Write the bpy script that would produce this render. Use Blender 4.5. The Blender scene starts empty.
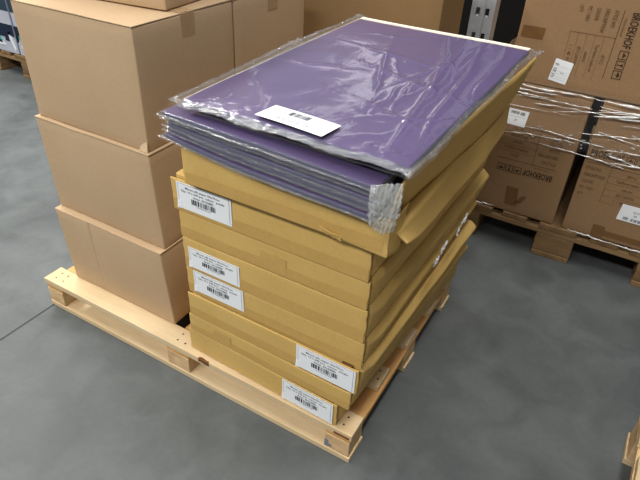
import bpy, math, random
from mathutils import Vector, noise, Matrix
random.seed(7)
S = bpy.context.scene
COL = S.collection
R = math.radians

# ------------------------------------------------------------------ helpers
def lin(c):
    return tuple(((x/255)/12.92 if x/255 <= .04045 else (((x/255)+.055)/1.055)**2.4) for x in c)

class MB:
    """collects geometry for ONE mesh object"""
    def __init__(s): s.v = []; s.f = []; s.m = []; s.mi = 0
    def add(s, vs, fs, mi=None):
        o = len(s.v); s.v += [tuple(p) for p in vs]
        s.f += [tuple(i+o for i in f) for f in fs]; s.m += [s.mi if mi is None else mi]*len(fs)
        return s
    def box(s, x0, x1, y0, y1, z0, z1, mi=None):
        v = [(x, y, z) for x in (x0, x1) for y in (y0, y1) for z in (z0, z1)]
        return s.add(v, [(0,1,3,2),(4,6,7,5),(0,4,5,1),(2,3,7,6),(0,2,6,4),(1,5,7,3)], mi)
    def rbox(s, x0, x1, y0, y1, z0, z1, r=.004, n=(8,8,4), disp=None, mi=None):
        """rounded box on a grid, so it can sag and bulge"""
        def axis(a, b, k):
            rr = min(r, (b-a)*.49)
            return [a, a+rr*.4, a+rr] + [a+rr+(b-a-2*rr)*i/k for i in range(1, k)] + [b-rr, b-rr*.4, b]
        A = [axis(x0, x1, n[0]), axis(y0, y1, n[1]), axis(z0, z1, n[2])]
        lo = (x0, y0, z0); hi = (x1, y1, z1); idx = {}; vs = []; fs = []
        def vert(i, j, k):
            if (i,j,k) in idx: return idx[(i,j,k)]
            p = Vector((A[0][i], A[1][j], A[2][k]))
            q = Vector([min(max(p[a], lo[a]+min(r,(hi[a]-lo[a])*.49)), hi[a]-min(r,(hi[a]-lo[a])*.49)) for a in range(3)])
            d = p-q
            if d.length > 1e-9: p = q + d.normalized()*min(r, min(hi[a]-lo[a] for a in range(3))*.49)
            if disp:
                u = [2*(p[a]-lo[a])/(hi[a]-lo[a])-1 for a in range(3)]
                p = Vector(disp(p, u))
            idx[(i,j,k)] = len(vs); vs.append(tuple(p)); return idx[(i,j,k)]
        L = [len(a)-1 for a in A]
        for ax in range(3):
            b, c = (ax+1) % 3, (ax+2) % 3
            for side in (0, L[ax]):
                for i in range(L[b]):
                    for j in range(L[c]):
                        q = []
                        for (di, dj) in ((0,0),(1,0),(1,1),(0,1)):
                            t = [0,0,0]; t[ax] = side; t[b] = i+di; t[c] = j+dj; q.append(vert(*t))
                        fs.append(tuple(q) if side else tuple(reversed(q)))
        return s.add(vs, fs, mi)
    def grid(s, fn, nu, nv, mi=None, closed=False):
        vs = [fn(i/nu, j/nv) for j in range(nv+1) for i in range(nu+1)]
        fs = [(j*(nu+1)+i, j*(nu+1)+i+1, (j+1)*(nu+1)+i+1, (j+1)*(nu+1)+i) for j in range(nv) for i in range(nu)]
        return s.add(vs, fs, mi)
    def slab(s, fn, th, nu, nv, mi=None):
        """grid with thickness th along its own normals"""
        P = [[Vector(fn(i/nu, j/nv)) for i in range(nu+1)] for j in range(nv+1)]
        def nrm(i, j):
            a = P[j][min(i+1, nu)]-P[j][max(i-1, 0)]; b = P[min(j+1, nv)][i]-P[max(j-1, 0)][i]
            c = a.cross(b); return c.normalized() if c.length > 1e-12 else Vector((0,0,1))
        vs = [tuple(P[j][i]) for j in range(nv+1) for i in range(nu+1)]
        vs += [tuple(P[j][i]-nrm(i,j)*th) for j in range(nv+1) for i in range(nu+1)]
        w = nu+1; o = w*(nv+1); fs = []
        for j in range(nv):
            for i in range(nu):
                a = j*w+i; fs += [(a, a+1, a+w+1, a+w), (o+a, o+a+w, o+a+w+1, o+a+1)]
        for i in range(nu):
            fs += [(i, o+i, o+i+1, i+1), (nv*w+i, nv*w+i+1, o+nv*w+i+1, o+nv*w+i)]
        for j in range(nv):
            fs += [(j*w, (j+1)*w, o+(j+1)*w, o+j*w), (j*w+nu, o+j*w+nu, o+(j+1)*w+nu, (j+1)*w+nu)]
        return s.add(vs, fs, mi)
    def tube(s, pts, r, n=6, mi=None):
        pts = [Vector(p) for p in pts]; vs = []; fs = []
        for i, p in enumerate(pts):
            t = (pts[min(i+1, len(pts)-1)]-pts[max(i-1, 0)]).normalized()
            a = t.cross(Vector((0,.3,1))).normalized(); b = t.cross(a)
            rr = r(i/(len(pts)-1)) if callable(r) else r
            for k in range(n):
                vs.append(tuple(p+(a*math.cos(2*math.pi*k/n)+b*math.sin(2*math.pi*k/n))*rr))
        for i in range(len(pts)-1):
            for k in range(n):
                fs.append((i*n+k, i*n+(k+1) % n, (i+1)*n+(k+1) % n, (i+1)*n+k))
        fs += [tuple(reversed(range(n))), tuple((len(pts)-1)*n+k for k in range(n))]
        return s.add(vs, fs, mi)
    def build(s, name, mats, parent=None, base=None, label=None, smooth=False):
        if base is None: base = tuple(parent['_base']) if parent and '_base' in parent else (0,0,0)
        me = bpy.data.meshes.new(name)
        me.from_pydata([(p[0]-base[0], p[1]-base[1], p[2]-base[2]) for p in s.v], [], s.f)
        for m in (mats if isinstance(mats, (list, tuple)) else [mats]): me.materials.append(m)
        for p, mi in zip(me.polygons, s.m): p.material_index = mi; p.use_smooth = smooth
        me.update()
        o = bpy.data.objects.new(name, me); COL.objects.link(o)
        if parent: o.parent = parent; o['_base'] = base
        else: o.location = base
        if label: o['label'] = label
        return o

def tag(o, label, cat, group=None, kind=None):
    o['label'] = label; o['category'] = cat
    if group: o['group'] = group
    if kind: o['kind'] = kind
    return o
def thing(name, loc, label, cat, group=None, rz=0, local=False):
    o = bpy.data.objects.new(name, None); COL.objects.link(o); o.location = loc
    o.rotation_euler.z = rz; o.empty_display_size = .05
    o['_base'] = (0,0,0) if local else tuple(loc)
    return tag(o, label, cat, group)
def struct(o): o['kind'] = 'structure'; return o
def copy_tree(o, parent=None):
    c = o.copy(); COL.objects.link(c)
    if parent: c.parent = parent
    for ch in list(o.children): copy_tree(ch, c)
    return c

def nz(x, y, z, s=1., seed=0.): return noise.noise(Vector((x*s+seed*3.7, y*s+seed*1.3, z*s-seed*2.1)))
def ridge(x, y, z, s, seed=0.): return (1-abs(nz(x, y, z, s, seed))*2.2)

# ------------------------------------------------------------------ materials
def newmat(name):
    m = bpy.data.materials.new(name); m.use_nodes = True
    nt = m.node_tree; nt.nodes.clear()
    out = nt.nodes.new('ShaderNodeOutputMaterial'); return m, nt, out
def N(nt, t, **kw):
    n = nt.nodes.new(t)
    for k, v in kw.items():
        if k.startswith('i_'):
            n.inputs[k[2:].replace('_', ' ')].default_value = v
        else: setattr(n, k, v)
    return n
def principled(name, rgb, rough=.6, metal=0., spec=.3, blotch=(.0, 5.), fine=(.0, 80.), bump=(0., 60.), stretch=(1,1,1), rgb2=None, dark=None):
    m, nt, out = newmat(name); L = nt.links
    b = N(nt, 'ShaderNodeBsdfPrincipled'); L.new(b.outputs[0], out.inputs[0])
    b.inputs['Roughness'].default_value = rough; b.inputs['Metallic'].default_value = metal
    b.inputs['Specular IOR Level'].default_value = spec
    tc = N(nt, 'ShaderNodeTexCoord'); mp = N(nt, 'ShaderNodeMapping'); mp.inputs['Scale'].default_value = stretch
    L.new(tc.outputs['Object'], mp.inputs[0])
    c1 = lin(rgb); c2 = lin(rgb2) if rgb2 else tuple(x*.72 for x in c1)
    n1 = N(nt, 'ShaderNodeTexNoise'); n1.inputs['Scale'].default_value = blotch[1]; n1.inputs['Detail'].default_value = 4
    L.new(mp.outputs[0], n1.inputs['Vector'])
    r1 = N(nt, 'ShaderNodeMapRange'); r1.inputs['From Min'].default_value = .35; r1.inputs['From Max'].default_value = .7
    r1.inputs['To Max'].default_value = blotch[0]; L.new(n1.outputs['Fac'], r1.inputs['Value'])
    mx = N(nt, 'ShaderNodeMix', data_type='RGBA'); mx.inputs['A'].default_value = (*c1, 1); mx.inputs['B'].default_value = (*c2, 1)
    L.new(r1.outputs[0], mx.inputs['Factor'])
    n2 = N(nt, 'ShaderNodeTexNoise'); n2.inputs['Scale'].default_value = fine[1]; n2.inputs['Detail'].default_value = 3
    L.new(mp.outputs[0], n2.inputs['Vector'])
    r2 = N(nt, 'ShaderNodeMapRange'); r2.inputs['From Min'].default_value = .3; r2.inputs['From Max'].default_value = .7
    r2.inputs['To Min'].default_value = 1-fine[0]; r2.inputs['To Max'].default_value = 1+fine[0]; L.new(n2.outputs['Fac'], r2.inputs['Value'])
    hs = N(nt, 'ShaderNodeHueSaturation'); L.new(mx.outputs['Result'], hs.inputs['Color']); L.new(r2.outputs[0], hs.inputs['Value'])
    L.new(hs.outputs[0], b.inputs['Base Color'])
    if bump[0]:
        n3 = N(nt, 'ShaderNodeTexNoise'); n3.inputs['Scale'].default_value = bump[1]; n3.inputs['Detail'].default_value = 3
        L.new(mp.outputs[0], n3.inputs['Vector'])
        bp = N(nt, 'ShaderNodeBump'); bp.inputs['Strength'].default_value = bump[0]; bp.inputs['Distance'].default_value = .004
        L.new(n3.outputs['Fac'], bp.inputs['Height']); L.new(bp.outputs[0], b.inputs['Normal'])
    return m
def film(name, haze=.07, rough=.1, gain=1.0, tint=(1,1,1), bump=.3, bscale=25., hazecol=(.85,.87,.9), stretch=(1,1,1), base=.03):
    m, nt, out = newmat(name); L = nt.links
    tc = N(nt, 'ShaderNodeTexCoord'); mp = N(nt, 'ShaderNodeMapping'); mp.inputs['Scale'].default_value = stretch
    L.new(tc.outputs['Object'], mp.inputs[0])
    n = N(nt, 'ShaderNodeTexNoise'); n.inputs['Scale'].default_value = bscale; n.inputs['Detail'].default_value = 4; n.inputs['Distortion'].default_value = .6
    L.new(mp.outputs[0], n.inputs['Vector'])
    bp = N(nt, 'ShaderNodeBump'); bp.inputs['Strength'].default_value = bump; bp.inputs['Distance'].default_value = .006
    L.new(n.outputs['Fac'], bp.inputs['Height'])
    tr = N(nt, 'ShaderNodeBsdfTransparent'); tr.inputs[0].default_value = (*tint, 1)
    df = N(nt, 'ShaderNodeBsdfDiffuse'); df.inputs[0].default_value = (*hazecol, 1); L.new(bp.outputs[0], df.inputs['Normal'])
    gl = N(nt, 'ShaderNodeBsdfGlossy'); gl.inputs['Roughness'].default_value = rough; L.new(bp.outputs[0], gl.inputs['Normal'])
    m1 = N(nt, 'ShaderNodeMixShader'); m1.inputs[0].default_value = haze; L.new(tr.outputs[0], m1.inputs[1]); L.new(df.outputs[0], m1.inputs[2])
    lw = N(nt, 'ShaderNodeLayerWeight'); lw.inputs['Blend'].default_value = .5; L.new(bp.outputs[0], lw.inputs['Normal'])
    fr = N(nt, 'ShaderNodeMath', operation='POWER'); fr.inputs[1].default_value = 4.; L.new(lw.outputs['Facing'], fr.inputs[0])
    mu = N(nt, 'ShaderNodeMath', operation='MULTIPLY_ADD'); mu.inputs[1].default_value = gain; mu.inputs[2].default_value = base; mu.use_clamp = True
    L.new(fr.outputs[0], mu.inputs[0])
    m2 = N(nt, 'ShaderNodeMixShader'); L.new(mu.outputs[0], m2.inputs[0]); L.new(m1.outputs[0], m2.inputs[1]); L.new(gl.outputs[0], m2.inputs[2])
    L.new(m2.outputs[0], out.inputs[0]); return m

M = {}
M['tan'] = principled('tan cardboard', (194,167,134), .78, spec=.2, blotch=(.25, 4), fine=(.03, 160), bump=(.08, 120), rgb2=(178,147,110))
M['tan_dark'] = principled('darker tan cardboard', (142,114,78), .78, spec=.2, blotch=(.3, 4), fine=(.03, 160), bump=(.08, 120))  # tan board in a darker tone, for the large rear carton
M['tan_edge'] = principled('cut cardboard edge', (222,196,158), .8, spec=.15, blotch=(.3, 40), fine=(.08, 200))
M['ochre'] = principled('ochre cardboard', (216,180,108), .62, spec=.3, blotch=(.4, 6), fine=(.04, 140), bump=(.12, 60), rgb2=(198,160,88))
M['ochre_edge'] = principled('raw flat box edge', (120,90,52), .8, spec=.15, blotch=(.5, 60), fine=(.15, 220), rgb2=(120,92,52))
M['ochre_tape'] = principled('brown tape on ochre', (204,166,95), .4, spec=.45, blotch=(.4, 14), fine=(.04, 90), bump=(.15, 50), rgb2=(192,152,82))
M['tan_tape'] = principled('brown tape on tan', (180,148,112), .42, spec=.35, blotch=(.3, 14), fine=(.03, 90), bump=(.1, 60))
M['brown'] = principled('brown export cardboard', (154,123,90), .75, spec=.2, blotch=(.35, 5), fine=(.05, 150), bump=(.1, 100), rgb2=(142,112,79))
M['brown_tape'] = principled('dark brown tape', (122,88,52), .35, spec=.45, blotch=(.4, 20), fine=(.05, 90))
M['ink'] = principled('dark printing ink', (62,46,34), .7, spec=.2)
M['ink_faint'] = principled('faint printing ink', (104,78,54), .7, spec=.2)
M['paper'] = principled('white label paper', (246,249,252), .5, spec=.35, blotch=(.1, 20), rgb2=(236,240,246))
M['print'] = principled('black label print', (66,70,80), .6)
M['print_grey'] = principled('grey label print', (130,136,148), .6)
M['wood_x'] = principled('pale pallet wood along x', (228,204,164), .7, spec=.25, blotch=(.55, 9), fine=(.05, 60), bump=(.1, 40), stretch=(.22,1.6,1.6), rgb2=(204,170,122))
M['wood_y'] = principled('orange pallet wood along y', (226,178,116), .7, spec=.25, blotch=(.6, 9), fine=(.05, 60), bump=(.1, 40), stretch=(1.6,.22,1.6), rgb2=(190,138,82))
M['wood_blk'] = principled('pallet block wood', (228,196,150), .75, spec=.2, blotch=(.7, 14), fine=(.07, 70), bump=(.15, 40), stretch=(.8,.8,2.0), rgb2=(186,144,98))
M['wood_old_x'] = principled('weathered pallet wood along x', (146,118,84), .8, spec=.15, blotch=(.7, 9), fine=(.1, 60), bump=(.2, 40), stretch=(.25,1.6,1.6), rgb2=(98,74,50))
M['wood_old_y'] = principled('weathered pallet wood along y', (142,114,80), .8, spec=.15, blotch=(.7, 9), fine=(.1, 60), bump=(.2, 40), stretch=(1.6,.25,1.6), rgb2=(94,70,46))
M['nail'] = principled('dark nail head', (70,58,48), .5, metal=.6)
M['knot'] = principled('wood knot', (120,78,44), .7, blotch=(.6, 40))
M['purple'] = principled('purple tissue paper', (70,49,101), .55, spec=.3, blotch=(.35, 5), fine=(.05, 60), bump=(.15, 16), rgb2=(62,44,90))
M['purple_edge'] = principled('cut edge of purple sheets', (92,92,120), .6, spec=.3, blotch=(.8, 5), fine=(.15, 120), stretch=(.6,.6,60), rgb2=(62,62,88))
M['backing'] = principled('cream backing board', (240,228,206), .6, spec=.25)
M['film'] = film('clear film over the sheets', haze=.045, rough=.16, gain=.75, bump=.3, bscale=14, base=.025)
M['film_edge'] = film('gathered clear film edge', haze=.05, rough=.09, gain=.7, bump=.9, bscale=90, base=.03)
M['film_crush'] = film('crumpled clear film', haze=.28, rough=.1, gain=.7, bump=.8, bscale=45, base=.07, hazecol=(.85,.87,.85))
M['wrap'] = film('stretch wrap', haze=.02, rough=.12, gain=.9, bump=.5, bscale=9, base=.03, stretch=(1.,1.,9.))
M['wrap_fold'] = film('bunched wrap whitened for highlights', haze=.75, rough=.15, gain=2.0, bump=.5, bscale=40, base=.2, hazecol=(.9,.88,.85), stretch=(1,1,4))  # white haze puts the wrap's highlights into the colour of its folds
M['steel'] = principled('galvanised steel', (168,174,180), .45, metal=.1, spec=.5, blotch=(.4, 30), fine=(.05, 120), rgb2=(140,146,152))
M['dark'] = principled('near black gap shade', (22,21,20), .9, spec=.1, blotch=(.3, 2))  # near black stands in for the deep shade behind the upright
M['seam'] = principled('dark floor joint filler', (66,68,70), .8)
M['navy'] = principled('navy printed board', (24,38,62), .45, blotch=(.2, 8))
M['slate'] = principled('slate blue printed board', (48,66,82), .45, blotch=(.2, 8))
M['pgrey'] = principled('light grey printed board', (186,188,200), .5, blotch=(.2, 8))
M['teal'] = principled('teal printed board', (60,170,160), .45)
M['pwhite'] = principled('white printed board', (235,238,240), .45)

def floor_mat():
    m, nt, out = newmat('power floated concrete'); L = nt.links
    b = N(nt, 'ShaderNodeBsdfPrincipled'); L.new(b.outputs[0], out.inputs[0])
    b.inputs['Specular IOR Level'].default_value = .35
    tc = N(nt, 'ShaderNodeTexCoord')
    def noi(s, d, dist=0.):
        n = N(nt, 'ShaderNodeTexNoise'); n.inputs['Scale'].default_value = s; n.inputs['Detail'].default_value = d; n.inputs['Distortion'].default_value = dist
        L.new(tc.outputs['Object'], n.inputs['Vector']); return n
    a = noi(1.7, 6, .4); c = noi(7, 6, .8); d = noi(60, 4)
    r = N(nt, 'ShaderNodeValToRGB'); r.color_ramp.elements[0].position = .36; r.color_ramp.elements[1].position = .66
    r.color_ramp.elements[0].color = (*lin((78,82,82)), 1); r.color_ramp.elements[1].color = (*lin((106,110,110)), 1)
    mx = N(nt, 'ShaderNodeMix', data_type='FLOAT'); mx.inputs[0].default_value = .45
    L.new(a.outputs['Fac'], mx.inputs[2]); L.new(c.outputs['Fac'], mx.inputs[3]); L.new(mx.outputs[0], r.inputs[0])
    hs = N(nt, 'ShaderNodeHueSaturation'); L.new(r.outputs[0], hs.inputs['Color'])
    mr = N(nt, 'ShaderNodeMapRange'); mr.inputs['To Min'].default_value = .88; mr.inputs['To Max'].default_value = 1.12; L.new(d.outputs['Fac'], mr.inputs['Value'])
    L.new(mr.outputs[0], hs.inputs['Value']); L.new(hs.outputs[0], b.inputs['Base Color'])
    mr2 = N(nt, 'ShaderNodeMapRange'); mr2.inputs['To Min'].default_value = .42; mr2.inputs['To Max'].default_value = .7; L.new(c.outputs['Fac'], mr2.inputs['Value'])
    L.new(mr2.outputs[0], b.inputs['Roughness'])
    bp = N(nt, 'ShaderNodeBump'); bp.inputs['Strength'].default_value = .06; bp.inputs['Distance'].default_value = .004
    L.new(d.outputs['Fac'], bp.inputs['Height']); L.new(bp.outputs[0], b.inputs['Normal'])
    return m
M['floor'] = floor_mat()

# ------------------------------------------------------------------ text
def text_geo(txt, bold=0.):
    cu = bpy.data.curves.new('t', 'FONT'); cu.body = txt; cu.size = 1.; cu.resolution_u = 2; cu.offset = bold
    ob = bpy.data.objects.new('t', cu); me = bpy.data.meshes.new_from_object(ob)
    vs = [(v.co.x, v.co.y) for v in me.vertices]; fs = [tuple(p.vertices) for p in me.polygons]
    bpy.data.objects.remove(ob); bpy.data.meshes.remove(me); bpy.data.curves.remove(cu)
    x0 = min(v[0] for v in vs); x1 = max(v[0] for v in vs); y0 = min(v[1] for v in vs); y1 = max(v[1] for v in vs)
    return [((x-x0)/(x1-x0), (y-y0)/(y1-y0)) for x, y in vs], fs
TXT = {}
def put_text(mb, txt, rect, place, bold=.0, mi=0):
    """rect = u0,u1,v0,v1 in the face frame; place(u,v) -> 3D"""
    if (txt, bold) not in TXT: TXT[(txt, bold)] = text_geo(txt, bold)
    vs, fs = TXT[(txt, bold)]; u0, u1, v0, v1 = rect
    mb.add([place(u0+x*(u1-u0), v0+y*(v1-v0)) for x, y in vs], fs, mi)
def put_rect(mb, rect, place, mi=0):
    u0, u1, v0, v1 = rect
    mb.add([place(u0, v0), place(u1, v0), place(u1, v1), place(u0, v1)], [(0,1,2,3)], mi)
def frame(o, U, V):
    o, U, V = Vector(o), Vector(U), Vector(V)
    W = U.cross(V).normalized()
    return lambda u, v, w=0.: tuple(o+U*u+V*v+W*w)
def barcode(mb, rect, pl, seed, mi=0):
    rnd = random.Random(seed); u0, u1, v0, v1 = rect; n = 46; u = 0
    while u < n:
        w = rnd.choice((1,1,1,2,2,3)); 
        if u+w > n: w = n-u
        put_rect(mb, (u0+(u1-u0)*u/n, u0+(u1-u0)*(u+w)/n, v0, v1), pl, mi); u += w+rnd.choice((1,1,2))

def shipping_label(parent, fr, w, h, seed, order=0):
    """white product label with three printed lines, bars and digits; fr(u,v,w)"""
    mb = MB()
    def srf(u, v):
        c = .004*max(0, .06-u)*max(0, .35-v)*40
        return fr(u*w, v*h, .0012+c)
    mb.slab(lambda u, v: srf(u, v), .0007, 12, 6)
    lab = mb.build('shipping_label', M['paper'], parent, label='white printed paper label')
    p = MB(); pl = lambda u, v: fr(u*w, v*h, .0017)
    put_text(p, 'Mixed silk paper 50x75cm', (.17, .80, .775, .875), pl, .012)
    put_text(p, 'Qty. 10 x 240 pcs,  colour:  purple', (.09, .88, .645, .75), pl, .012)
    put_text(p, 'Artnr. 50150885', (.31, .68, .53, .615), pl, .012)
    barcode(p, (.27, .71, .29, .49), pl, 5)
    put_text(p, '8 717028 501508', (.36, .62, .215, .265), pl)
    for r in ((.03,.975,.955,.965), (.962,.968,.05,.965), (.03,.034,.05,.965)): put_rect(p, r, pl, 1)
    p.build('print', [M['print'], M['print_grey']], lab)
    return lab

# ------------------------------------------------------------------ setting
fl = MB().box(-9, 7, -6, 9, -.1, 0).build('floor', M['floor']); struct(fl); fl['label'] = 'grey mottled concrete warehouse floor'
sm = MB().box(-1.162, -1.155, -6, 2.7, -.002, .0006).build('trim_1', M['seam']); struct(sm); sm['label'] = 'thin dark joint line in the concrete floor'
wb = MB().box(-.95, 7, 2.85, 2.95, 0, 3.2).build('shade_panel_back', M['dark']); struct(wb); wb['label'] = 'near black panel added for the shade behind the racking'  # added backdrop that blackens the shaded gap; no wall is known there

# ------------------------------------------------------------------ pallets
H = .1125
def knotted(mb): return mb
pal = thing('wooden_pallet', (-.585, .39, 0), 'clean pale wooden pallet under the left cartons and flat boxes', 'pallet')
deck_y = [(0,.070),(.182,.262),(.372,.456),(.545,.63),(.712,.783)]
def board(mb, x0, x1, y0, y1, z0, z1, sd, axis='x', warp=.0012):
    def d(p, u):
        k = 1.7
        return (p.x+nz(p.y, p.z, sd, 25, sd)*.0012, p.y+nz(p.x, p.z, 0, k, sd)*.0022, p.z+nz(p.x, p.y, 0, k, sd+5)*warp)
    mb.rbox(x0, x1, y0, y1, z0, z1, .0018, (24, 4, 1) if axis == 'x' else (4, 16, 1), d)
for i, (a, b) in enumerate(deck_y):
    mb = MB(); board(mb, -1.172+(.004*i % .009), -.0+(0,-.012,-.006,-.004,-.002)[i], a, b, .0915, .1125, i+1, warp=.0006)
    if i == 0:   # a knot with a torn chip on the front edge
        pass
    o = mb.build('deck_board', M['wood_x'], pal)
    for x in (-1.135, -1.105, -.60, -.565, -.062, -.03):
        for yy in (.32, .7):
            c = (x+random.uniform(-.006,.006), a+(b-a)*yy, .1124)
            if -.53 < x < -.05 or (i and x < -.1): continue
            nb = MB(); nb.add([(c[0]+.0032*math.cos(k*math.pi/4), c[1]+.0032*math.sin(k*math.pi/4), c[2]+.0006) for k in range(8)], [tuple(range(8))])
            nb.build('nail', M['nail'], o, label='dark nail head')
    if i == 0:
        kb = MB(); kb.rbox(-.503, -.462, -.0022, .007, .098, .1134, .004, (5,2,2), lambda p, u: (p.x, p.y+nz(p.x,p.z,0,60)*.002, p.z+nz(p.x,p.y,0,60)*.0015))
        kb.build('knot', M['knot'], o, label='dark knot on the front edge', smooth=True)
        kb = MB(); kb.rbox(-.052, -.006, -.0015, .002, .094, .102, .0015, (6,1,2), lambda p, u: (p.x, p.y+nz(p.x,p.z,0,60)*.001, p.z))
        kb.build('bark_edge', M['knot'], o, label='brown streak on the board end')
for xa, xb in ((-1.170,-1.095),(-.632,-.545),(-.078,-.004)):
    mb = MB(); board(mb, xa, xb, .004, .778, .074, .0912, xa*3, 'y', warp=.0); mb.build('stringer_board', M['wood_y'], pal)
    for ya, yb in ((.002,.08),(.365,.455),(.705,.785)):
        mb = MB()
        mb.rbox(xa+.001, xb-.001, ya, yb, .0185, .0738, .002, (4,4,4), lambda p, u: (p.x+nz(p.x,p.y,p.z,40,1)*.0012, p.y+nz(p.x,p.y,p.z,40,2)*.0012, p.z))
        o = mb.build('block', M['wood_blk'], pal)
        if xa > -.1 and ya < .01:
            st = MB(); st.box(xa+.001, xa+.012, ya-.0012, ya, .022, .05); st.box(xa+.013, xa+.022, ya-.0012, ya, .026, .036)
            st.build('stamp', M['print_grey'], o, label='dark ink stamp on the corner block')
for ya, yb in ((0,.082),(.37,.452),(.703,.785)):
    mb = MB(); board(mb, -1.168, .0, ya, yb, .0, .018, ya*7+3, warp=0); mb.build('bottom_board', M['wood_x'], pal)

def euro(name, label, x0, y0, rz=0, loc=None, mats=('wood_old_x','wood_old_y'), swap=False, scale=1.):
    """pallet with its 0.8 m end facing -y (deck boards run along y); local origin = front left corner on the floor"""
    W, Lg = .815, 1.2
    t = thing(name, (x0, y0, 0), label, 'pallet', rz=rz, local=True)
    xs = ((0,.145),(.187,.287),(.335,.48),(.528,.628),(.67,.815))
    for i, (a, b) in enumerate(xs):
        mb = MB(); mb.rbox(a, b, 0+.004*(i % 2), Lg, .126, .148, .003, (2,8,1), lambda p, u: (p.x+nz(p.y,0,i,2)*.003, p.y+nz(p.x,i,0,30)*.004, p.z+nz(p.y,p.x,i,4)*.0009-.0005)); mb.build('deck_board', M[mats[1]], t)
    for ya in (0,.55,1.1):
        mb = MB(); mb.rbox(.0, W, ya+.003, ya+.10, .104, .1255, .003, (10,2,1), lambda p, u: (p.x, p.y+nz(p.x,0,0,6)*.003, p.z+nz(p.x,p.y,1,5)*.001-.0005)); mb.build('stringer_board', M[mats[0]], t)
        for a, b in ((0,.10),(.335,.48),(.715,.815)):
            mb = MB(); mb.rbox(a, b, ya+.004, ya+.1, .0225, .1035, .004, (3,3,3), lambda p, u: (p.x+nz(p.x,p.y,p.z,30,1)*.003, p.y+nz(p.x,p.y,p.z,30,2)*.003, p.z)); mb.build('block', M[mats[0]], t)
    for a, b in ((0,.10),(.335,.48),(.715,.815)):
        mb = MB(); mb.rbox(a, b, 0, Lg, 0, .022, .003, (2,6,1)); mb.build('bottom_board', M[mats[1]], t)
    return t
euro('wooden_pallet', 'weathered wooden pallet carrying the stretch wrapped brown cartons', -.148, 1.25)
euro('wooden_pallet', 'weathered wooden pallet carrying the navy printed cartons', -3.92, 1.385)
# pallet whose corner pokes in at the right edge: deck boards run along x
tp = euro('wooden_pallet', 'pale pallet corner poking in at the lower right edge', .632, .492, rz=R(-90)-R(1.2), mats=('wood_blk','wood_x'))

# ------------------------------------------------------------------ flat ochre boxes (stack)
def shear(p):
    f = max(0, min(1.2, (p[2]-.1125)/.58)); y = max(0, p[1])
    return (p[0], p[1], p[2]+.028*(y/.77)*f)
def flat_box(label, x0, x1, z0, z1, y0, y1, bulge, sd, lab=None, fuzz=None, patch=None, band=True, group='flat ochre boxes in the stack', yaw=0., scraps=(), skew=.008):
    t = thing('flat_carton', ((x0+x1)/2, (y0+y1)/2, z0), label, 'box', group)
    hh = z1-z0; th = .0045; t.rotation_euler.z = yaw
    def body(p, u):
        x, y, z = p
        if u[0] > .5:   # the long side bellies out just under its top edge and leans in below
            k = (u[2]+1)/2; prof = min(1, (1-k)/.2) if k > .8 else -.1+1.1*k/.8
            yy = (u[1]+1)/2
            x += .8*bulge*(prof)*min(1, yy*14+.3)*(.85+.35*yy) * max(0, (u[0]-.5)*2) + nz(y, z, sd, 7, sd)*.004*min(1, yy*8) + skew*yy*max(0, (u[0]-.5)*2)
        if u[0] < -.5: x += nz(y, z, sd, 14, sd)*.003
        z += nz(x, y, sd, 5, sd)*.0008*(1-abs(u[2]))
        return shear((x, y, z))
    MB().rbox(x0, x1, y0+th+.014, y1, z0+.0006, z1-.0008, .004, (12, 22, 14), body).build('body', M['ochre'], t, smooth=True)
    def pan(p, u):
        x, y, z = p
        y += nz(x, z, sd, 6, sd+3)*.0009*(1-u[2]*u[2])
        if u[0] > .93: y += .0015*(u[0]-.93)/.07
        x += nz(z, 0, sd, 60, sd)*.0022*(abs(u[0]) > .97) + nz(z, 1, sd, 200, sd)*.001*(abs(u[0]) > .97)
        return (x, y, z)
    fp = MB().rbox(x0+.001, x1+.001, y0, y0+th, z0+.0018, z1-.0022, .0016, (40, 1, 8), pan).build('front_panel', [M['ochre']], t, smooth=True)
    # fluted raw edge down the front right corner
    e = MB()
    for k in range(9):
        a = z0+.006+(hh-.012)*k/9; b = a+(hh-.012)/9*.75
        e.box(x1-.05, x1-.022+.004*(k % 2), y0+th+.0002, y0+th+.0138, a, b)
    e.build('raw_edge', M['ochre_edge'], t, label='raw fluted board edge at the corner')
    if band:
        tb = MB().slab(lambda u, v: (x0+.004+(x1-x0-.004)*u, y0-.0012-nz(u*9, v, sd, 1, sd)*.0001, z0+.0015+(hh*.36+nz(u*5, 0, sd)*.0025*v)*v), .0002, 40, 2)
        tb.build('tape', M['ochre_tape'], t, label='brown tape along the lower front edge')
    if patch:
        px, pw, pz0, pz1 = patch
        MB().slab(lambda u, v: (px+pw*u, y0-.0016, pz0+(pz1-pz0)*v+nz(u*4, v, sd)*.002), .0004, 6, 4).build('tape', M['ochre_tape'], t, label='short tape patch on the front')
    if scraps:
        for (sy, sz, sl) in scraps:
            def sc(u, v): return (x1+.8*bulge+.0115+.02*sy+.004*abs(nz(u*5, v*5, sd, 1, sl*40))*2, sy+sl*u+.01*nz(v*3, u*3, 4), sz+.018*(v-.5)*(1-.5*u)+.012*nz(u*4, v*2, sl*30)+.006*u)
            MB().slab(sc, .0008, 10, 6).build('torn_scrap', M['paper'], t, label='torn white scrap stuck to the side')
    if lab:
        lx0, lx1, lz0, lz1 = lab
        shipping_label(t, frame((lx0, y0-.0012, lz0), (1,0,(random.random()-.5)*.02), (0,0,1)), lx1-lx0, lz1-lz0, sd)
    return t
flat_box('lowest flat ochre box resting on the pallet deck', -.533, -.038, .1145, .195, .0125, .78, .004, 1, lab=(-.203,-.047,.118,.191), band=False, yaw=-.034, skew=.03)
flat_box('flat ochre box without a label, second from the pallet', -.528, -.012, .1960, .2585, .013, .783, .014, 2, patch=(-.44,.06,.2,.24), yaw=-.02, skew=.018)
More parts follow.
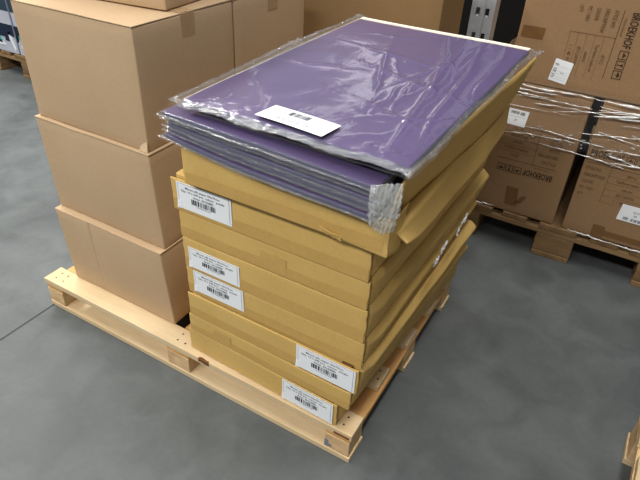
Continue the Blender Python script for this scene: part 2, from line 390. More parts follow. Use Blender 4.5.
flat_box('flat ochre box labelled at its right end, third from the pallet', -.524, -.003, .2592, .3405, .014, .786, .021, 3, lab=(-.173,-.008,.2635,.3375), yaw=-.01, skew=.016)
flat_box('flat ochre box with the lower of two adjoining left labels', -.527, -.006, .3412, .422, .022, .788, .021, 4, lab=(-.5015,-.341,.354,.4225-.0005))
flat_box('flat ochre box with the upper of two adjoining left labels', -.528, -.008, .4225, .5205, .021, .79, .022, 5, lab=(-.509,-.349,.4325,.4955), scraps=((.40,.462,.045),(.36,.445,.03),(.56,.465,.05),(.53,.45,.02)), skew=.024)
flat_box('flat ochre box, unlabelled but with a tape patch, third from top', -.530, -.010, .521, .600, .022, .79, .011, 6, patch=(-.285,.07,.525,.572), skew=.022)
flat_box('flat ochre box with the highest label at its left end', -.539, -.012, .6005, .688, .018, .785, .005, 7, lab=(-.520,-.359,.611,.6825), skew=.02)

# ------------------------------------------------------------------ open box holding the sheets
ob = thing('open_carton', (-.22, .38, .69), 'open topmost ochre box holding the purple paper packs', 'box')
def tray(p, u):
    x, y, z = p; yy = (u[1]+1)/2
    if u[0] > .6:
        k = (u[2]+1)/2
        x += (.006+.012*math.exp(-((k-.55)/.35)**2))*math.exp(-((yy-.2)/.25)**2) + nz(y, z, 3, 8)*.003
    x += nz(y, z, 1, 9, 2)*.002*(abs(u[0]) > .6)
    return (x, y, z+.028*max(0, y)/.77)
MB().rbox(-.471, .012, .006, .77, .6915, .742, .004, (12,22,8), tray).build('tray', M['ochre'], ob, smooth=True)
def fpan(p, u):
    x, y, z = p
    x += nz(z, 0, 4, 50)*.002*(abs(u[0]) > .97)
    y += nz(x, z, 2, 7)*.002 - .006*max(0, u[0]-.5)*(1-u[2])*.5
    z += -.004*max(0, u[0])**2*(u[2] < 0)+.014*max(0, -u[0])*(u[2] > 0)
    return (x, y, z)
MB().rbox(-.473, .030, -.004, .002, .700, .779, .002, (40,1,8), fpan).build('front_panel', M['ochre'], ob, smooth=True)
def side_corner(u, v):   # crumpled corner board that turns from the front panel into the side
    y = -.002+.085*u; z = .696+(.775-.696)*v
    return (.029+.012*u*v+.01*math.sin(u*3.1)*(1-v)-.012*u*u+nz(u*3, v*3, 1)*.004, y, z-.006*u*(1-v)+nz(u*4, v*4, 7)*.002)
MB().slab(side_corner, .004, 10, 8).build('corner_flap', M['ochre'], ob, smooth=True)
def flap(u, v):          # long side flap standing up beside the packs
    y = .012+.76*u; b = (.002+.046*min(1, u/.75), .740+.022*u); a = (.047+.042*u, .883+.016*u)
    k = v**.9
    return (b[0]+(a[0]-b[0])*k+nz(u*6, v*2, 3)*.003, y, b[1]+(a[1]-b[1])*v+nz(u*7, 5, 1)*.002*v)
MB().slab(flap, .005, 40, 6).build('side_flap', M['ochre'], ob, label='ochre side flap standing upright', smooth=True)
def lip(u, v):           # torn outer flap: a ledge beside the standing flap, then hanging down over the box below
    y = .02+.73*u; drop = .015+.078*(1-math.exp(-(y-.02)/.13))-.045*max(0, (y-.4)/.35); zt = .741+.022*u
    bx = .003+.046*min(1, u/.75); ox_ = max(.034, bx+.001)
    if v < .3:
        k = v/.3; return (bx+(ox_-bx)*k, y, zt-.002*k*k+nz(u*9, v, 2)*.001)
    k = (v-.3)/.7
    zb_ = .741-drop
    return (ox_+(.020*math.exp(-u/.2)+.003)*k**1.5+nz(u*8, v*2, 9)*.003*k, y+.006*k*(1-u)*0, zt-.002+(zb_-zt)*k+nz(u*9, v, 4)*.003*k)
MB().slab(lip, .004, 44, 14).build('side_skirt', M['ochre'], ob, label='torn lower edge of the open box side, flaring outward', smooth=True)
tb = MB().slab(lambda u, v: (-.465+.485*u, -.0068-nz(u*6, v, 2)*.0006, .704+(.028+nz(u*7, 1, 1)*.003)*v), .0002, 60, 2)
tb.build('tape', M['ochre_tape'], ob, label='wrinkled brown tape along the front')
def tear(u, v):
    return (-.118+.05*u+nz(u*5, v*5, 2)*.004, -.0075-.006*math.sin(u*3.1)*v, .706+.012*v-.02*u*.4+nz(u*9, v*9, 6)*.003)
MB().slab(tear, .002, 8, 4).build('torn_strip', M['ochre'], ob, label='torn frayed bit of board on the front')

# ------------------------------------------------------------------ packs of purple sheets
YAW = -.024
def sheetpt(x, y):       # sheet frame (0..-.5, 0...75) anchored at its front right corner
    return x*math.cos(YAW)-y*math.sin(YAW), x*math.sin(YAW)+y*math.cos(YAW)
def squeeze(x, y, z):    # the pile droops toward its front right corner and is pressed together at the left
    a = max(0, 1-y/.25); l = a*(max(0, -x-.25)/.25)**1.3; r = a*max(0, 1+x/.25); k = (z-ZB)/.0845
    return l*(.022-.018*k)-r*(.006+.004*k)+.018*max(0, y)/.75+nz(x, y, 2, 4)*.0006
def pack(i, label, ox, oy, zb, th, crush=False):
    """one film bag of sheets: ox,oy = front right corner"""
    cx, cy = sheetpt(-.25, .375)
    t = thing('paper_pack', (ox+cx, oy+cy, zb), label, 'paper pack', 'purple paper packs in film')
    def blk(p, u):
        x, y = p.x, p.y; gx, gy = sheetpt(x, y)
        return (ox+gx, oy+gy+nz(x, p.z, i, 9, i)*.0015, p.z+squeeze(x, y, p.z))
    mb = MB(); mb.rbox(-.5, 0, 0, .75, zb, zb+th, .003, (24,20,3), blk)
    mb.m = [0]*len(mb.f)
    for k, f in enumerate(mb.f):
        zc = [mb.v[a] for a in f]; e1 = Vector(zc[1])-Vector(zc[0]); e2 = Vector(zc[2])-Vector(zc[0]); n = e1.cross(e2).normalized()
        if abs(n.z) < .6: mb.m[k] = 1
    mb.build('sheets', [M['purple'], M['purple_edge']], t, smooth=True)
    # film: tight over the block, with a crinkled welded edge along the front
    def sh(p, u):
        x, y = p.x, p.y; gx, gy = sheetpt(x, y)
        w = nz(x, y*3, i, 30, i)*.0012+abs(nz(x, p.z*6, i, 55, i))*.0022*(u[1] < -.5)
        return (ox+gx, oy+gy-w-.0015*(u[1] < -.9)*(i % 2), p.z+squeeze(x, y, p.z))
    MB().rbox(-.5035, .0035, -.004, .7535, zb-.0007, zb+th+.0007, .004, (70,24,3), sh).build('film', M['film'], t, smooth=True)
    def fin(u, v):
        x = -.506+.510*u; y = -.007-.006*v*(1+.6*nz(u*9, 0, i, 1, i)); gx, gy = sheetpt(x, y)
        z = zb+th*(.62-.15*v)+squeeze(x, 0, zb+th*.5)+(nz(u*40, v*2, i, 1, i)*.0018+nz(u*110, v*3, i)*.0008)*(.2+v)
        return (ox+gx, oy+gy, z)
    MB().slab(fin, .0006, 150, 4).build('film_seam', M['film_edge'], t, label='crinkled welded film edge', smooth=True)
    def tail(u, v):        # gathered film at the left end
        y = -.006+.2*u; x = -.5045-.005*v*(1-u*.8)*(1+.5*nz(u*8, 0, i)); gx, gy = sheetpt(x, y)
        return (ox+gx, oy+gy, zb+th*(.6-.1*v)+squeeze(-.5, y, zb+th*.5)+nz(u*14, v*3, i, 1, i)*.003*v)
    MB().slab(tail, .0006, 30, 4).build('film_end', M['film_edge'], t, label='gathered film at the left end', smooth=True)
    return t
ZB = .789; TH = .0138
order = ['lowest purple paper pack, resting on the open box front', 'purple paper pack just above the lowest one', 'middle one of the purple packs under the topmost',
         'purple paper pack directly below the second highest', 'second highest purple paper pack, its bare front strip showing']
offs = [(.003,-.034),(.006,-.026),(.011,-.031),(.006,-.028),(.010,-.040)]
packs = []
for i in range(5):
    packs.append(pack(i+2 if i < 4 else 2, order[i], offs[i][0], offs[i][1], ZB+i*(TH+.0031), TH))
# crumpled film bulging out at the front right corner (belongs to the second highest pack)
def crush(u, v):
    top = Vector((.004+.052*u, -.058+.012*u, .872+.014*u)); bot = Vector((.018+.03*u-.012*(1-u), -.060+.016*u, .797-.010*u-.012*math.sin(u*3.1)))
    p = top.lerp(bot, v)
    w = math.sin(v*math.pi)*.005; ang = u*1.0+.35*(v-.3)*(u-.2)
    n = abs(nz(ang*9, v*1.6, 3, 1, 1))*.011+abs(nz(ang*22, v*3.5, 1, 1, 4))*.006+nz(u*30, v*22, 2)*.0012
    return (p.x+w*u+n*.3+nz(v*9, 0, 1)*.004, p.y-w-n*.8+.003, p.z+nz(u*9, v*9, 8)*.003)
MB().slab(crush, .0006, 44, 48).build('film_corner', M['film_crush'], packs[4], label='crumpled clear film bulging at the corner', smooth=True)

# topmost pack
TOPX, TOPY, TOPZ = .054, -.022, .8885
tp = thing('paper_pack', (-.19, .35, TOPZ), 'topmost purple paper pack in clear film with a white label', 'paper pack', 'purple paper packs in film')
def topz(x, y):  # sheet surface shape in the sheet frame
    z = .018*max(0, y)/.75
    f = max(0, 1-y/.12)
    z -= .002*f
    z += .0015*nz(x, y, 0, 5, 3)
    return z
def tblk(p, u):
    gx, gy = sheetpt(p.x, p.y); return (TOPX+gx, TOPY+gy, p.z+topz(p.x, p.y))
mb = MB().rbox(-.5, 0, 0, .75, TOPZ+.003, TOPZ+.018, .003, (30,40,2), tblk)
for k, f in enumerate(mb.f):
    zc = [Vector(mb.v[a]) for a in f]; n = (zc[1]-zc[0]).cross(zc[2]-zc[0]).normalized()
    if abs(n.z) < .6: mb.m[k] = 1
mb.build('sheets', [M['purple'], M['purple_edge']], tp, smooth=True)
mb = MB().rbox(-.504, -.004, .006, .779, TOPZ+.0135, TOPZ+.0158, .0011, (20,20,1), tblk)
mb.build('backing_board', M['backing'], tp, label='cream board edge under the purple sheets')
# film bag: outline in the sheet frame
def outline(u, v):
    """u 0..1 left->right, v 0..1 front->back"""
    l = -.5-.030+.006*math.sin(v*9)-.004*v; r = .012+.004*v+.010*max(0, v-.9)*10+.003*math.sin(v*14)
    f = -.016-.004*math.sin(u*20)*.5; b = .75+.040+.006*math.sin(u*17)+.012*max(0, u-.9)*10
    return l+(r-l)*u, f+(b-f)*v
def crease(x, y):
    """folds in the loose film: long curved creases plus fine crumple near the edges"""
    h = 0
    for (ax, ay, bx, by, w, a, sd) in CRE:
        dx, dy = bx-ax, by-ay; L2 = dx*dx+dy*dy
        t = ((x-ax)*dx+(y-ay)*dy)/L2; tt = min(1, max(0, t))
        d = ((x-ax)*dy-(y-ay)*dx)/math.sqrt(L2)+.012*nz(t*3, sd, 0, 1, sd)
        end = 1 if 0 <= t <= 1 else math.exp(-((t-tt)*math.sqrt(L2)/.03)**2)
        h += a*math.exp(-abs(d)/w)*end*math.sin(math.pi*(.12+.76*tt))
    return h
rc = random.Random(11)
CRE = [(-.30,.40,-.02,.30,.006,.0045,1), (-.42,.52,-.12,.47,.006,.004,2), (-.36,.70,-.20,.28,.005,.003,3), (-.10,.66,-.02,.10,.007,.006,4),
       (-.16,.70,-.05,.02,.007,.0055,5), (-.22,.74,-.09,.30,.006,.005,6), (-.05,.72,-.01,.35,.006,.006,7), (-.48,.30,-.30,.36,.005,.003,8),
       (-.45,.18,-.33,.05,.004,.003,9), (-.20,.20,-.03,.13,.005,.004,10), (-.15,.12,-.02,.20,.005,.004,11), (-.40,.62,-.25,.66,.005,.003,12),
       (-.34,.06,-.30,-.01,.004,.004,13), (-.46,.10,-.40,.00,.004,.004,14), (-.10,.07,-.16,-.01,.004,.004,15), (-.32,.24,-.2,.16,.004,.0025,16)]
for k in range(14):
    ax, ay = rc.uniform(-.2, 0), rc.uniform(.15, .74); an = rc.uniform(1.2, 2.1); ln = rc.uniform(.06, .22)
    CRE.append((ax, ay, ax+ln*math.cos(an), ay+ln*math.sin(an), .0035, rc.uniform(.0015, .0035), 20+k))
for k in range(16):
    ax = rc.uniform(-.49, .0); an = rc.uniform(.5, 2.6); ln = rc.uniform(.02, .08)
    CRE.append((ax, rc.uniform(-.01, .03), ax+ln*math.cos(an), .0+ln*math.sin(an), .003, rc.uniform(.002, .004), 40+k))
def bagtop(u, v):
    x, y = outline(u, v); gx, gy = sheetpt(x, y)
    ox = max(0, -.5-x, x-0); oy = max(0, -y, y-.75); o = min(1, math.hypot(ox, oy)/.018)
    z = TOPZ+.0195+topz(x, y)-(.004 if x < -.5 else .011)*o**1.4
    edge = max(0, 1-min(x+.53, .02-x, y+.02, .79-y)/.03)
    fx, fy = max(0, abs(x+.249)-.082), max(0, abs(y-.050)-.045); calm = min(1, math.hypot(fx, fy)/.03)
    z += (crease(x, y)*(1-.6*o)+abs(nz(x, y, 0, 7, 2))*.0022)*calm+edge*(nz(x, y, 1, 60)*.003+nz(x, y, 4, 120)*.0015)
    ex = nz(x, y, 9, 45)*.004*o
    return (TOPX+gx+ex, TOPY+gy+ex, z)
def bagbot(u, v):
    p = bagtop(u, v); x, y = outline(u, v)
    return (p[0], p[1], min(p[2]-.0012, TOPZ-.0006+topz(x, y)+.0065*max(0, min(1, max(-.5-x, x, -y, y-.75)/.018))))
mb = MB(); mb.grid(bagtop, 170, 220); mb.grid(bagbot, 40, 50)
bag = mb.build('film', M['film'], tp, smooth=True)
# welded film rim along the front and around the left and back, thicker and whiter
def rim(fn_uv, wfun, n, name, lab, seed):
    def g(s, v):
        u0, v0, u1, v1 = fn_uv(s)
        p = Vector(bagtop(u0, v0)); q = Vector(bagtop(u1, v1)); r = p.lerp(q, v)
        return (r.x, r.y, r.z+.0008+nz(s*60, v*2, seed, 1, seed)*.0022*(.3+v)+nz(s*150, v, seed)*.0012)
    MB().slab(g, .0006, n, 4).build(name, M['film_edge'], tp, label=lab, smooth=True)
rim(lambda s: (s, .014+.008*nz(s*14, 0, 1), s, 0), None, 160, 'film_seam', 'crinkled welded film edge along the front', 1)
rim(lambda s: (.035, s, 0, s), None, 90, 'film_side', 'loose film along the left side', 2)
rim(lambda s: (s, .965, s, 1), None, 110, 'film_back', 'loose film along the back edge', 3)
rim(lambda s: (.985, s, 1, s), None, 90, 'film_right', 'loose film along the right edge', 4)
# its label
def toplab(u, v, w=0.):
    a = Vector((-.2715, -.004)); b = Vector((-.1175, -.017)); c = Vector((-.265, .058))
    q = a+(b-a)*u+(c-a)*v
    return (q.x, q.y, TOPZ+.0236+.001*math.sin(u*3.1)+w)
mb = MB().slab(lambda u, v: toplab(u, v), .0007, 14, 6)
lb = mb.build('shipping_label', M['paper'], tp, label='white printed paper label')
p = MB(); pl = lambda u, v: toplab(1-u, 1-v, .0004)
put_text(p, 'Mixed silk paper 50x75cm', (.25,.78,.70,.79), pl, .035); put_text(p, 'Qty. 240 pcs, colour: purple', (.30,.84,.57,.65), pl, .035)
barcode(p, (.38,.68,.14,.42), pl, 5); put_text(p, '8 717028 501508', (.40,.64,.44,.49), pl)
p.build('print', [M['print']], lb)

# ------------------------------------------------------------------ tan cartons on the left
def tan_carton(label, x0, x1, y0, y1, z0, z1, sd, mat='tan', creaseline=False, lean=0., corner=False, rz=0, group='tan cartons', tape='tan_tape', patch=True):
    c = ((x0+x1)/2, (y0+y1)/2, z0)
    t = thing('carton', c, label, 'box', group, rz=rz, local=True)
    w, d, h = (x1-x0)/2, (y1-y0)/2, z1-z0
    def disp(p, u):
        x, y, z = p; k = (z/h)
        x += nz(y, z, sd, 4, sd)*.003 + lean*(k-.5)
        b = (1-u[1]**2)*(1-u[2]**2); b2 = (1-u[0]**2)*(1-u[2]**2)
        if abs(u[0]) > .8: x += math.copysign(.004*b, u[0])
        if abs(u[1]) > .8: y += math.copysign(.004*b2, u[1])
        y += nz(x, z, sd, 4, sd+2)*.002
        if creaseline and u[1] < -.8: y += .006*math.exp(-abs(x+.081+.02*(k-.9))/.0025)*min(1, k*1.5)
        z += nz(x, y, sd, 3, sd+1)*.0015*k
        return (x, y, z)
    nn = (170 if creaseline else 16, 12, 12)
    body = MB().rbox(-w, w, -d, d, 0, h-.0045, .0035, nn, disp).build('body', M[mat], t, smooth=True)
    # two long top flaps meeting over the middle
    for s in (-1, 1):
        def fl(p, u, s=s):
            x, y, z = p
            z += nz(x, y, sd, 5, sd+s)*.0012*(u[2] > 0) + .0016*(abs(u[1]) > .9)*(u[2] > 0)*nz(x, 0, sd, 9)
            return (x+lean*.5+nz(y, 0, sd, 20)*.0006, y, z)
        a, b = (-d-.0015, -.0012) if s < 0 else (.0012, d+.0015)
        MB().rbox(-w-.0015, w+.0015, a, b, h-.0042, h-.0006, .0014, (16,6,1), fl).build('flap', [M[mat]], t)
    MB().slab(lambda u, v: (-w+2*w*u+lean*.5, -.024+.048*v, h+.0001+nz(u*9, v, sd)*.0002), .0004, 16, 2).build('tape', M[tape], t, label='brown tape over the top seam')
    if patch:
        for s in (-1, 1):
            def side(u, v, s=s):
                return (s*(w+.0028)+lean*(.5-.5*v*.22), s*(-.024+.048*u), h-.002-.058*v)
            MB().slab(side, .0005, 4, 5).build('tape', M[tape], t, label='tape end folded down the side')
    if corner:   # scuffed lower front corner
        def cr(u, v): return (w-.03+.0315*u, -d-.0035-.005*math.sin(u*2.2)*(1-v)*.7, .001+.03*v*u**.5)
        MB().slab(cr, .0015, 6, 5).build('corner_flap', M['tan_edge'], t, label='lifted scuffed bottom corner')
    return t
G1 = 'tan cartons stacked on the pallet'
LX0, LX1 = -1.103, -.680
tan_carton('bottom tan carton of the front stack, creased front, on the pallet', -1.094, -.657, .064, .430, .1142, .381, 3, creaseline=True, lean=-.016, group=G1)
tan_carton('middle tan carton of the front stack, between two others', -1.106, -.670, .084, .452, .3815, .676, 5, lean=-.010, group=G1)
tan_carton('third tan carton up, scuffed corner, under the tilted topmost one', -1.104, -.681, .094, .4585, .6765, .9885, 8, corner=True, lean=.004, group=G1)
tan_carton('topmost tan carton set askew, only its bottom edge in view', -.711-.425, -.711, .236, .60, .9895, 1.27, 12, rz=0, group=G1)
tan_carton('hidden bottom tan carton of the rear stack, behind the front stack', -1.10, -.690, .4655, .825, .1142, .381, 13, group=G1)
tan_carton('hidden middle tan carton of the rear stack, behind the front stack', -1.10, -.685, .4655, .83, .3815, .676, 14, group=G1)
tan_carton('rear tan carton behind the front stack, one tape tail down its side', -1.10, -.680, .4655, .838, .6765, .9885, 15, group=G1)
topc = [o for o in COL.objects if o.get('label', '').startswith('topmost tan')][0]
topc.rotation_euler.z = R(6); topc.location = (-.711-.2125*math.cos(R(6))-.182*math.sin(R(6))+.0, .241-.2125*math.sin(R(6))+.182*math.cos(R(6)), .9902)
tan_carton('large plain tan carton standing behind the purple stack', -.86, -.267, 1.0, 1.235, 0, 1.12, 21, mat='tan_dark', group=None, patch=False)

# ------------------------------------------------------------------ wrapped cartons at the back right
YB = 1.262
def print_block(mb, fr):
    """export print in carton frame, origin = start of the brand baseline"""
    put_text(mb, 'BROEKHOF', (0,.108,0,.026), fr, .014, 0)
    def ring(u, v, s, t=.0022, mi=0):
        for r in ((u,u+s,v,v+t),(u,u+s,v+s-t,v+s),(u,u+t,v,v+s),(u+s-t,u+s,v,v+s)): put_rect(mb, r, fr, mi)
    for k in range(3):
        u, v, s = .116+k*.032, -.001, .028; ring(u, v, s)
        if k == 0:   # this side up
            put_rect(mb, (u+.006,u+.022,v+.012,v+.016), fr); mb.add([fr(u+.010,v+.016), fr(u+.018,v+.016), fr(u+.014,v+.023)], [(0,1,2)], 0)
        if k == 1:   # glass
            mb.add([fr(u+.008,v+.022), fr(u+.020,v+.022), fr(u+.014,v+.012)], [(0,2,1)], 0); put_rect(mb, (u+.013,u+.015,v+.006,v+.013), fr); put_rect(mb, (u+.009,u+.019,v+.005,v+.0065), fr)
        if k == 2:   # umbrella
            mb.add([fr(u+.005,v+.014)]+[fr(u+.014-.009*math.cos(a*math.pi/6), v+.014+.008*math.sin(a*math.pi/6)) for a in range(1,6)]+[fr(u+.023,v+.014)], [tuple(range(6,-1,-1))], 0); put_rect(mb, (u+.0133,u+.0147,v+.005,v+.014), fr)
    put_rect(mb, (-.004,.215,-.026,-.0245), fr)
    put_text(mb, 'Moderne decoratie', (.02,.075,-.017,-.010), fr, 0, 1)
    rows = [('STYLE NO', '87712', .030), ('DESCRIPTION', 'Tied flower basket set', .090), ('COLOUR', 'natural', .034), ('PC / NO', 'SETS CARTON', .060), ('QTY', '1  /  48  PCS', .06)]
    for k, (a, b, wv) in enumerate(rows):
        v = -.052-k*.0265
        put_text(mb, a, (.0,.0 + .0065*len(a), v, v+.012), fr, .01, 1)
        put_text(mb, b, (.155-wv/2,.155+wv/2, v+.001, v+.012), fr, .01, 1)
        put_rect(mb, (.083,.225, v-.007, v-.0061), fr, 1)
    put_rect(mb, (.0815,.083,-.168,-.026), fr, 1)
def export_carton(label, x0, x1, z0, z1, sd, fr, y1=None, tapes=(), labels=()):
    y0 = YB; y1 = y1 or y0+.9  # unseen depth lengthened to keep light from under the pallet
    t = thing('export_carton', ((x0+x1)/2, (y0+y1)/2, z0), label, 'box', 'printed cartons under stretch wrap')
    def disp(p, u):
        x, y, z = p
        x += nz(y, z, sd, 4, sd)*.003*(abs(u[0]) > .8); y += nz(x, z, sd, 5, sd)*.0012
        return (x, y, z)
    MB().rbox(x0, x1, y0, y1, z0, z1, .005, (14,8,14), disp).build('body', M['brown'], t, smooth=True)
    if fr:
        p = MB(); print_block(p, fr); p.build('print', [M['ink'], M['ink_faint']], t, label='dark printed lettering, table and handling symbols')
    for (pts) in tapes:
        MB().slab(lambda u, v, q=pts: (q[0]+(q[1]-q[0])*u+q[4]*v, y0-.0022, q[2]+(q[3]-q[2])*v), .0004, 6, 6).build('tape', M['brown_tape'], t, label='brown tape strip')
    for q in labels:
        (a, b, c, kind) = q; a, b, c = Vector(a), Vector(b), Vector(c)
        f = lambda u, v, w=0.: tuple(Vector((a.x, y0-.003-w, a.y))+Vector(((b-a).x, 0, (b-a).y))*u+Vector(((c-a).x, 0, (c-a).y))*v)
        lb = MB().slab(lambda u, v: f(u, v), .0006, 6, 6).build('shipping_label', M['paper'], t, label='white paper label')
        p = MB(); g = lambda u, v: f(u, v, .0004)
        if kind == 'rows':
            for k, vv in enumerate((.74, .53, .42, .27, .16)):
                put_text(p, ('ORDER','CODE','ITEM','PCS','LOT')[k], (.06, .24 if k else .28, vv, vv+.07), g, .03, 0)
                put_rect(p, (.08, .93, vv-.035, vv-.028), g, 1)
            put_text(p, '260 48', (.5,.68,.42,.47), g, .01, 0)
        elif kind == 'bars':
            barcode(p, (.2,.58,.72,.90), g, 3); barcode(p, (.64,.84,.70,.90), g, 4); put_text(p, '24', (.46,.56,.28,.42), g, .03, 1); put_rect(p, (.12,.9,.55,.56), g, 1)
        else:
            barcode(p, (.18,.34,.10,.28), g, 3); barcode(p, (.42,.9,.08,.26), g, 8); put_text(p, 'PALLET', (.4,.62,.6,.7), g, .02, 1); put_text(p, '24', (.45,.55,.38,.5), g, .02, 1)
        p.build('print', [M['print'], M['print_grey']], lb)
    return t
yp = YB-.0016
export_carton('wrapped lower carton with upside down printing, beside the dark gap', -.155, .232, .1495, .672, 31,
    frame((.181, yp, .349), (-1,0,0), (0,0,-1)), tapes=[(.036,.082,.185,.262,-.008),(.074,.092,.2,.235,.02)],
    labels=[((-.046,.513),(.034,.511),(-.041,.574),'bars')])
export_carton('wrapped lower carton with upright printing and a cut off label', .268, .655, .1495, .670, 32,
    frame((.281, yp, .467), (1,0,0), (0,0,1)), tapes=[(.372,.415,.157,.205,0),(.415,.62,.168,.190,0),(.43,.47,.50,.56,0)],
    labels=[((.436,.252),(.545,.252),(.440,.318),'pallet')])
export_carton('upper carton lying on its side, lettering running downwards', -.070, .452, .6745, 1.06, 33,
    frame((.262, yp, .952), (0,0,-1), (1,0,0)), tapes=[(-.058,.016,.828,.866,.002)],
    labels=[((.069,.702),(.129,.694),(.077,.777),'rows')])
# stretch wrap round the load: a thin crumpled band plus bunched strands
wr = thing('stretch_wrap', (.25, YB-.012, .45), 'clear shiny stretch wrap band around the brown printed cartons', 'stretch wrap')
def wz(u, v):
    z1 = .690+.012*nz(u*4, 0, 1)+.02*max(0, .25-u)*2; z0 = .455+.035*nz(u*5, 3, 1)+.02*u
    return z0+(z1-z0)*v
def wrapf(u, v):
    x = -.165+.835*u; z = wz(u, v)
    s = z+.06*(x-.25)*(v-.5)
    amp = .007
    h = ridge(x*.6, s*11, 0, 2.0, 1)*.5+ridge(x*1.6, s*16, 3, 2.2, 4)*.4+nz(x*8, s*8, 1, 3, 2)*.35
    return (x, YB-.0105-amp*h, z)
MB().grid(wrapf, 150, 90).build('film', M['wrap'], wr, smooth=True)
for s in (0, 1):   # the band turning back along both sides
    def sd_(u, v, s=s):
        x = -.165 if s == 0 else .67
        p = wrapf(0 if s == 0 else 1, v); return (x+(.004*ridge(u*2, v*3, 1, 2)*(1 if s else -1)), p[1]+.91*u, p[2])
    MB().grid(sd_, 30, 50).build('film', M['wrap'], wr, smooth=True)
# bunched film strands, whitened to stand in for highlights (start x,z -> end x,z)
strands = [((-.16,.668),(.25,.674),.0035),((.24,.672),(.66,.655),.004),((-.02,.628),(.24,.634),.0016),((.05,.617),(.30,.628),.0016),((-.05,.640),(.09,.640),.0022),
           ((.26,.640),(.66,.668),.0045),((.25,.617),(.5,.655),.0028),((.12,.60),(.36,.648),.0016),((-.05,.49),(.22,.505),.0014),((.02,.520),(.32,.512),.0022),
           ((.10,.476),(.40,.455),.0026),((.30,.46),(.6,.47),.0025),((.22,.545),(.46,.58),.0016),((.3,.50),(.52,.53),.0016),((.28,.566),(.42,.545),.0014),((.33,.49),(.45,.468),.002),((.26,.655),(.66,.640),.003),((.30,.625),(.66,.650),.003),((.34,.60),(.66,.640),.002),((-.16,.655),(.12,.662),.003),((-.16,.585),(.2,.60),.0009)]
for k, ((xa, za), (xb, zb), r) in enumerate(strands):
    n = 60; pts = []
    for i in range(n+1):
        q = i/n; x = xa+(xb-xa)*q
        pts.append((x, YB-.0165-.002*nz(x*9, k, 0), za+(zb-za)*q+.010*nz(x*5, k*3.3, 1)+.0035*nz(x*30, k, 2)))
    MB().tube(pts, lambda q, r=r, k=k: 1.8*r*(.25+.9*abs(nz(q*6, k*2.1, 0))*1.6)*math.sin(math.pi*(.04+.92*q))**.5, 7).build('film_fold', M['wrap_fold'], wr, label='bunched fold of film, whitened as a highlight', smooth=True)
rr = random.Random(5)
for k in range(60):   # little faceted puckers of crumpled film, whitened to stand in for glints
    if k < 34: cx, cz = rr.gauss(.36,.06), rr.gauss(.52,.035)
    elif k < 46: cx, cz = rr.uniform(.05,.25), rr.gauss(.527,.006)
    else: cx, cz = rr.uniform(.05,.25), rr.gauss(.495,.006)
    w, hgt, a = rr.uniform(.006,.022), rr.uniform(.002,.005), rr.uniform(-.4,.4)
    pts = [(cx-w/2*math.cos(a), YB-.0155, cz-w/2*math.sin(a)), (cx, YB-.021, cz+hgt), (cx+w/2*math.cos(a), YB-.0155, cz+w/2*math.sin(a)), (cx, YB-.0165, cz-hgt)]
    fb = MB(); fb.add(pts+[(cx, YB-.0145, cz)], [(0,3,1),(1,3,2),(0,1,4),(1,2,4),(2,3,4),(3,0,4)])
    fb.build('film_pucker', M['wrap_fold'], wr, label='small film pucker whitened as a glint')
# tail of film on the pallet edge
for a, b in (((-.13,.158),(.0,.166)),((.29,.158),(.46,.152)),((.44,.153),(.66,.150))):
    tl = MB(); tl.tube([(a[0]+(b[0]-a[0])*i/24, YB-.016+.003*nz(i*.5, a[0], 0), a[1]+(b[1]-a[1])*i/24+.004*nz(i*.4, a[0], 4)) for i in range(25)], lambda q: .0035*math.sin(math.pi*(.05+.9*q)), 6)
    tl.build('film_tail', M['wrap_fold'], wr, label='film tail along the pallet edge', smooth=True)

# ------------------------------------------------------------------ rack upright
up = thing('rack_upright', (-.29, 1.64, 0), 'grey perforated steel rack upright in the dark behind the stack', 'rack upright')
x0, x1, yf = -.340, -.244, 1.60
xs = [x0, x0+.020, x0+.037, x1-.037, x1-.020, x1]
mb = MB(); zmax = 2.4; z = .0; rows = []
pitch = .0975; first = .712 - 7*pitch
def strip(xa, xb, za, zb, y=yf): mb.box(xa, xb, y, y+.003, za, zb)
strip(xs[0], xs[1], 0, zmax); strip(xs[2], xs[3], 0, zmax, yf); strip(xs[4], xs[5], 0, zmax)
zc = 0
k = 0
while True:
    zs = first+k*pitch
    if zs > zmax-.1: break
    for a, b in ((1,2),(3,4)): strip(xs[a], xs[b], zc, max(zs-.016, 0))
    zc = zs+.018; k += 1
for a, b in ((1,2),(3,4)): strip(xs[a], xs[b], zc, zmax)
mb.box((x0+x1)/2-.007, (x0+x1)/2+.007, yf-.002, yf, 0, zmax)     # pressed rib
mb.box(x0, x0+.003, yf+.003, yf+.07, 0, zmax); mb.box(x1-.003, x1, yf+.003, yf+.07, 0, zmax)
mb.box(x0+.003, x0+.022, yf+.067, yf+.07, 0, zmax); mb.box(x1-.022, x1-.003, yf+.067, yf+.07, 0, zmax)
mb.build('post', M['steel'], up)
lips = principled('bright cut steel', (225,228,232), .35, metal=.3); k = 5
while first+k*pitch < 1.15:
    zs = first+k*pitch
    for a, b in ((1,2),(3,4)): MB().box(xs[a]+.003, xs[b]-.003, yf+.001, yf+.005, zs-.016, zs-.009).build('slot_lip', lips, up, label='bright lip at the bottom of the slot')
    k += 1
MB().box(x0-.02, x1+.02, yf-.015, yf+.09, 0, .006).build('foot_plate', M['steel'], up)

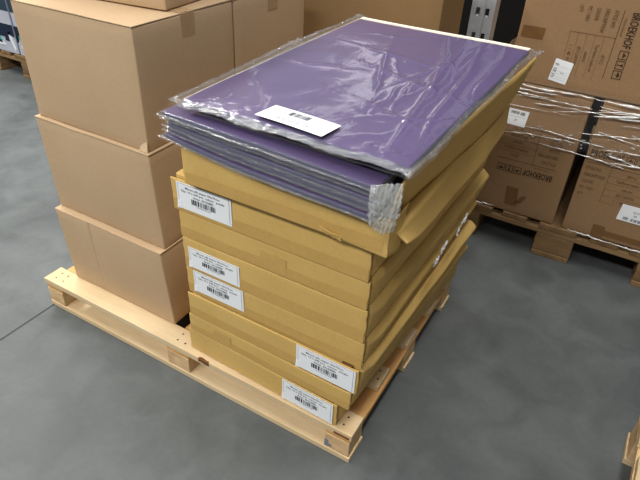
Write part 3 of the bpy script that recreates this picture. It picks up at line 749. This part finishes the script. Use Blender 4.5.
# ------------------------------------------------------------------ navy printed cartons, far left
def navy_carton(label, x0, x1, parts):
    t = thing('printed_carton', ((x0+x1)/2, 1.6, .1495), label, 'box', 'navy printed cartons on the far pallet')
    y0 = 1.392
    MB().rbox(x0, x1, y0, y0+.4, .1495, .95, .004, (4,4,4)).build('body', M['pgrey'], t)
    for (nm, m, poly) in parts:
        n = len(poly); vs = [(x, y0-.0016, z) for x, z in poly]+[(x, y0-.0002, z) for x, z in poly]
        MB().add(vs, [tuple(range(n)), tuple(reversed(range(n, 2*n)))]+[(i, i+n, (i+1) % n+n, (i+1) % n) for i in range(n)]).build(nm, M[m], t)
    return t
navy_carton('navy and grey printed carton at the left frame edge', -3.62, -3.199, [
    ('printed_panel','slate',[(-3.62,.42),(-3.199,.42),(-3.199,.949),(-3.62,.949)]),
    ('printed_panel','navy',[(-3.62,.335),(-3.62,.25),(-3.30,.25),(-3.30,.225),(-3.26,.225),(-3.26,.27),(-3.199,.26),(-3.199,.335)]),
    ('printed_shape','teal',[(-3.42,.21),(-3.335,.205),(-3.36,.285),(-3.42,.30)]),
    ('printed_shape','pwhite',[(-3.40,.19),(-3.31,.195),(-3.33,.215),(-3.40,.235)]),
    ('printed_shape','pwhite',[(-3.262,.285),(-3.238,.29),(-3.212,.185),(-3.226,.165)])])
navy_carton('navy printed carton right behind the tan stack, far left', -3.181, -2.78, [
    ('printed_panel','slate',[(-3.181,.42),(-2.78,.42),(-2.78,.949),(-3.181,.949)]),
    ('printed_panel','navy',[(-3.181,.335),(-3.181,.235),(-3.168,.225),(-3.15,.28),(-2.78,.28),(-2.78,.335)]),
    ('printed_shape','teal',[(-3.158,.255),(-3.118,.26),(-3.118,.30),(-3.15,.30)]),
    ('printed_shape','pwhite',[(-3.222+.04,.27),(-3.172,.275),(-3.162,.225),(-3.174,.222)]),
    ('printed_shape','pwhite',[(-3.150,.215),(-3.128,.22),(-3.118,.18),(-3.128,.17)])])

# ------------------------------------------------------------------ light and camera
def area(name, loc, rot, sx, sy, e, col=(1,1,1)):
    l = bpy.data.lights.new(name, 'AREA'); l.shape = 'RECTANGLE'; l.size = sx; l.size_y = sy; l.energy = e; l.color = col
    o = bpy.data.objects.new(name, l); COL.objects.link(o); o.location = loc; o.rotation_euler = rot; return o
COOL = (1,.985,.95)
area('added_film_light', (-1.3, -3.5, 4.6), (R(34),0,0), 5., .5, 262, COOL)
area('added_film_light', (-3.8, 1.4, 4.6), (0,R(-12),0), .5, 5., 410, COOL)
area('added_film_light', (.6, .8, 4.6), (0,0,0), .4, 3., 88, COOL)
area('added_film_light', (-4.2, 8.5, 4.6), (R(-20),0,0), .6, 6., 35, COOL)  # unseen far lamp added so the film creases catch highlights
area('added_film_light', (-7.0, 6.5, 4.6), (R(-20),0,0), .6, 6., 35, COOL)  # second unseen lamp, added for streaks on the film
w = bpy.data.worlds.new('World'); S.world = w; w.use_nodes = True
w.node_tree.nodes['Background'].inputs[0].default_value = (.9,.95,1,1); w.node_tree.nodes['Background'].inputs[1].default_value = .16

cam = bpy.data.cameras.new('Camera'); co = bpy.data.objects.new('Camera', cam); COL.objects.link(co)
co.location = (.32507, -.81108, 1.32599); co.rotation_euler = (.958658, -.039921, .529422)
cam.sensor_width = 36; cam.lens = 554.91/640*36; cam.clip_start = .02
S.camera = co
vs = S.view_settings; vs.view_transform = 'Standard'; vs.look = 'None'; vs.exposure = 0; vs.gamma = 1; vs.use_curve_mapping = False
for o in COL.objects:
    if '_base' in o: del o['_base']
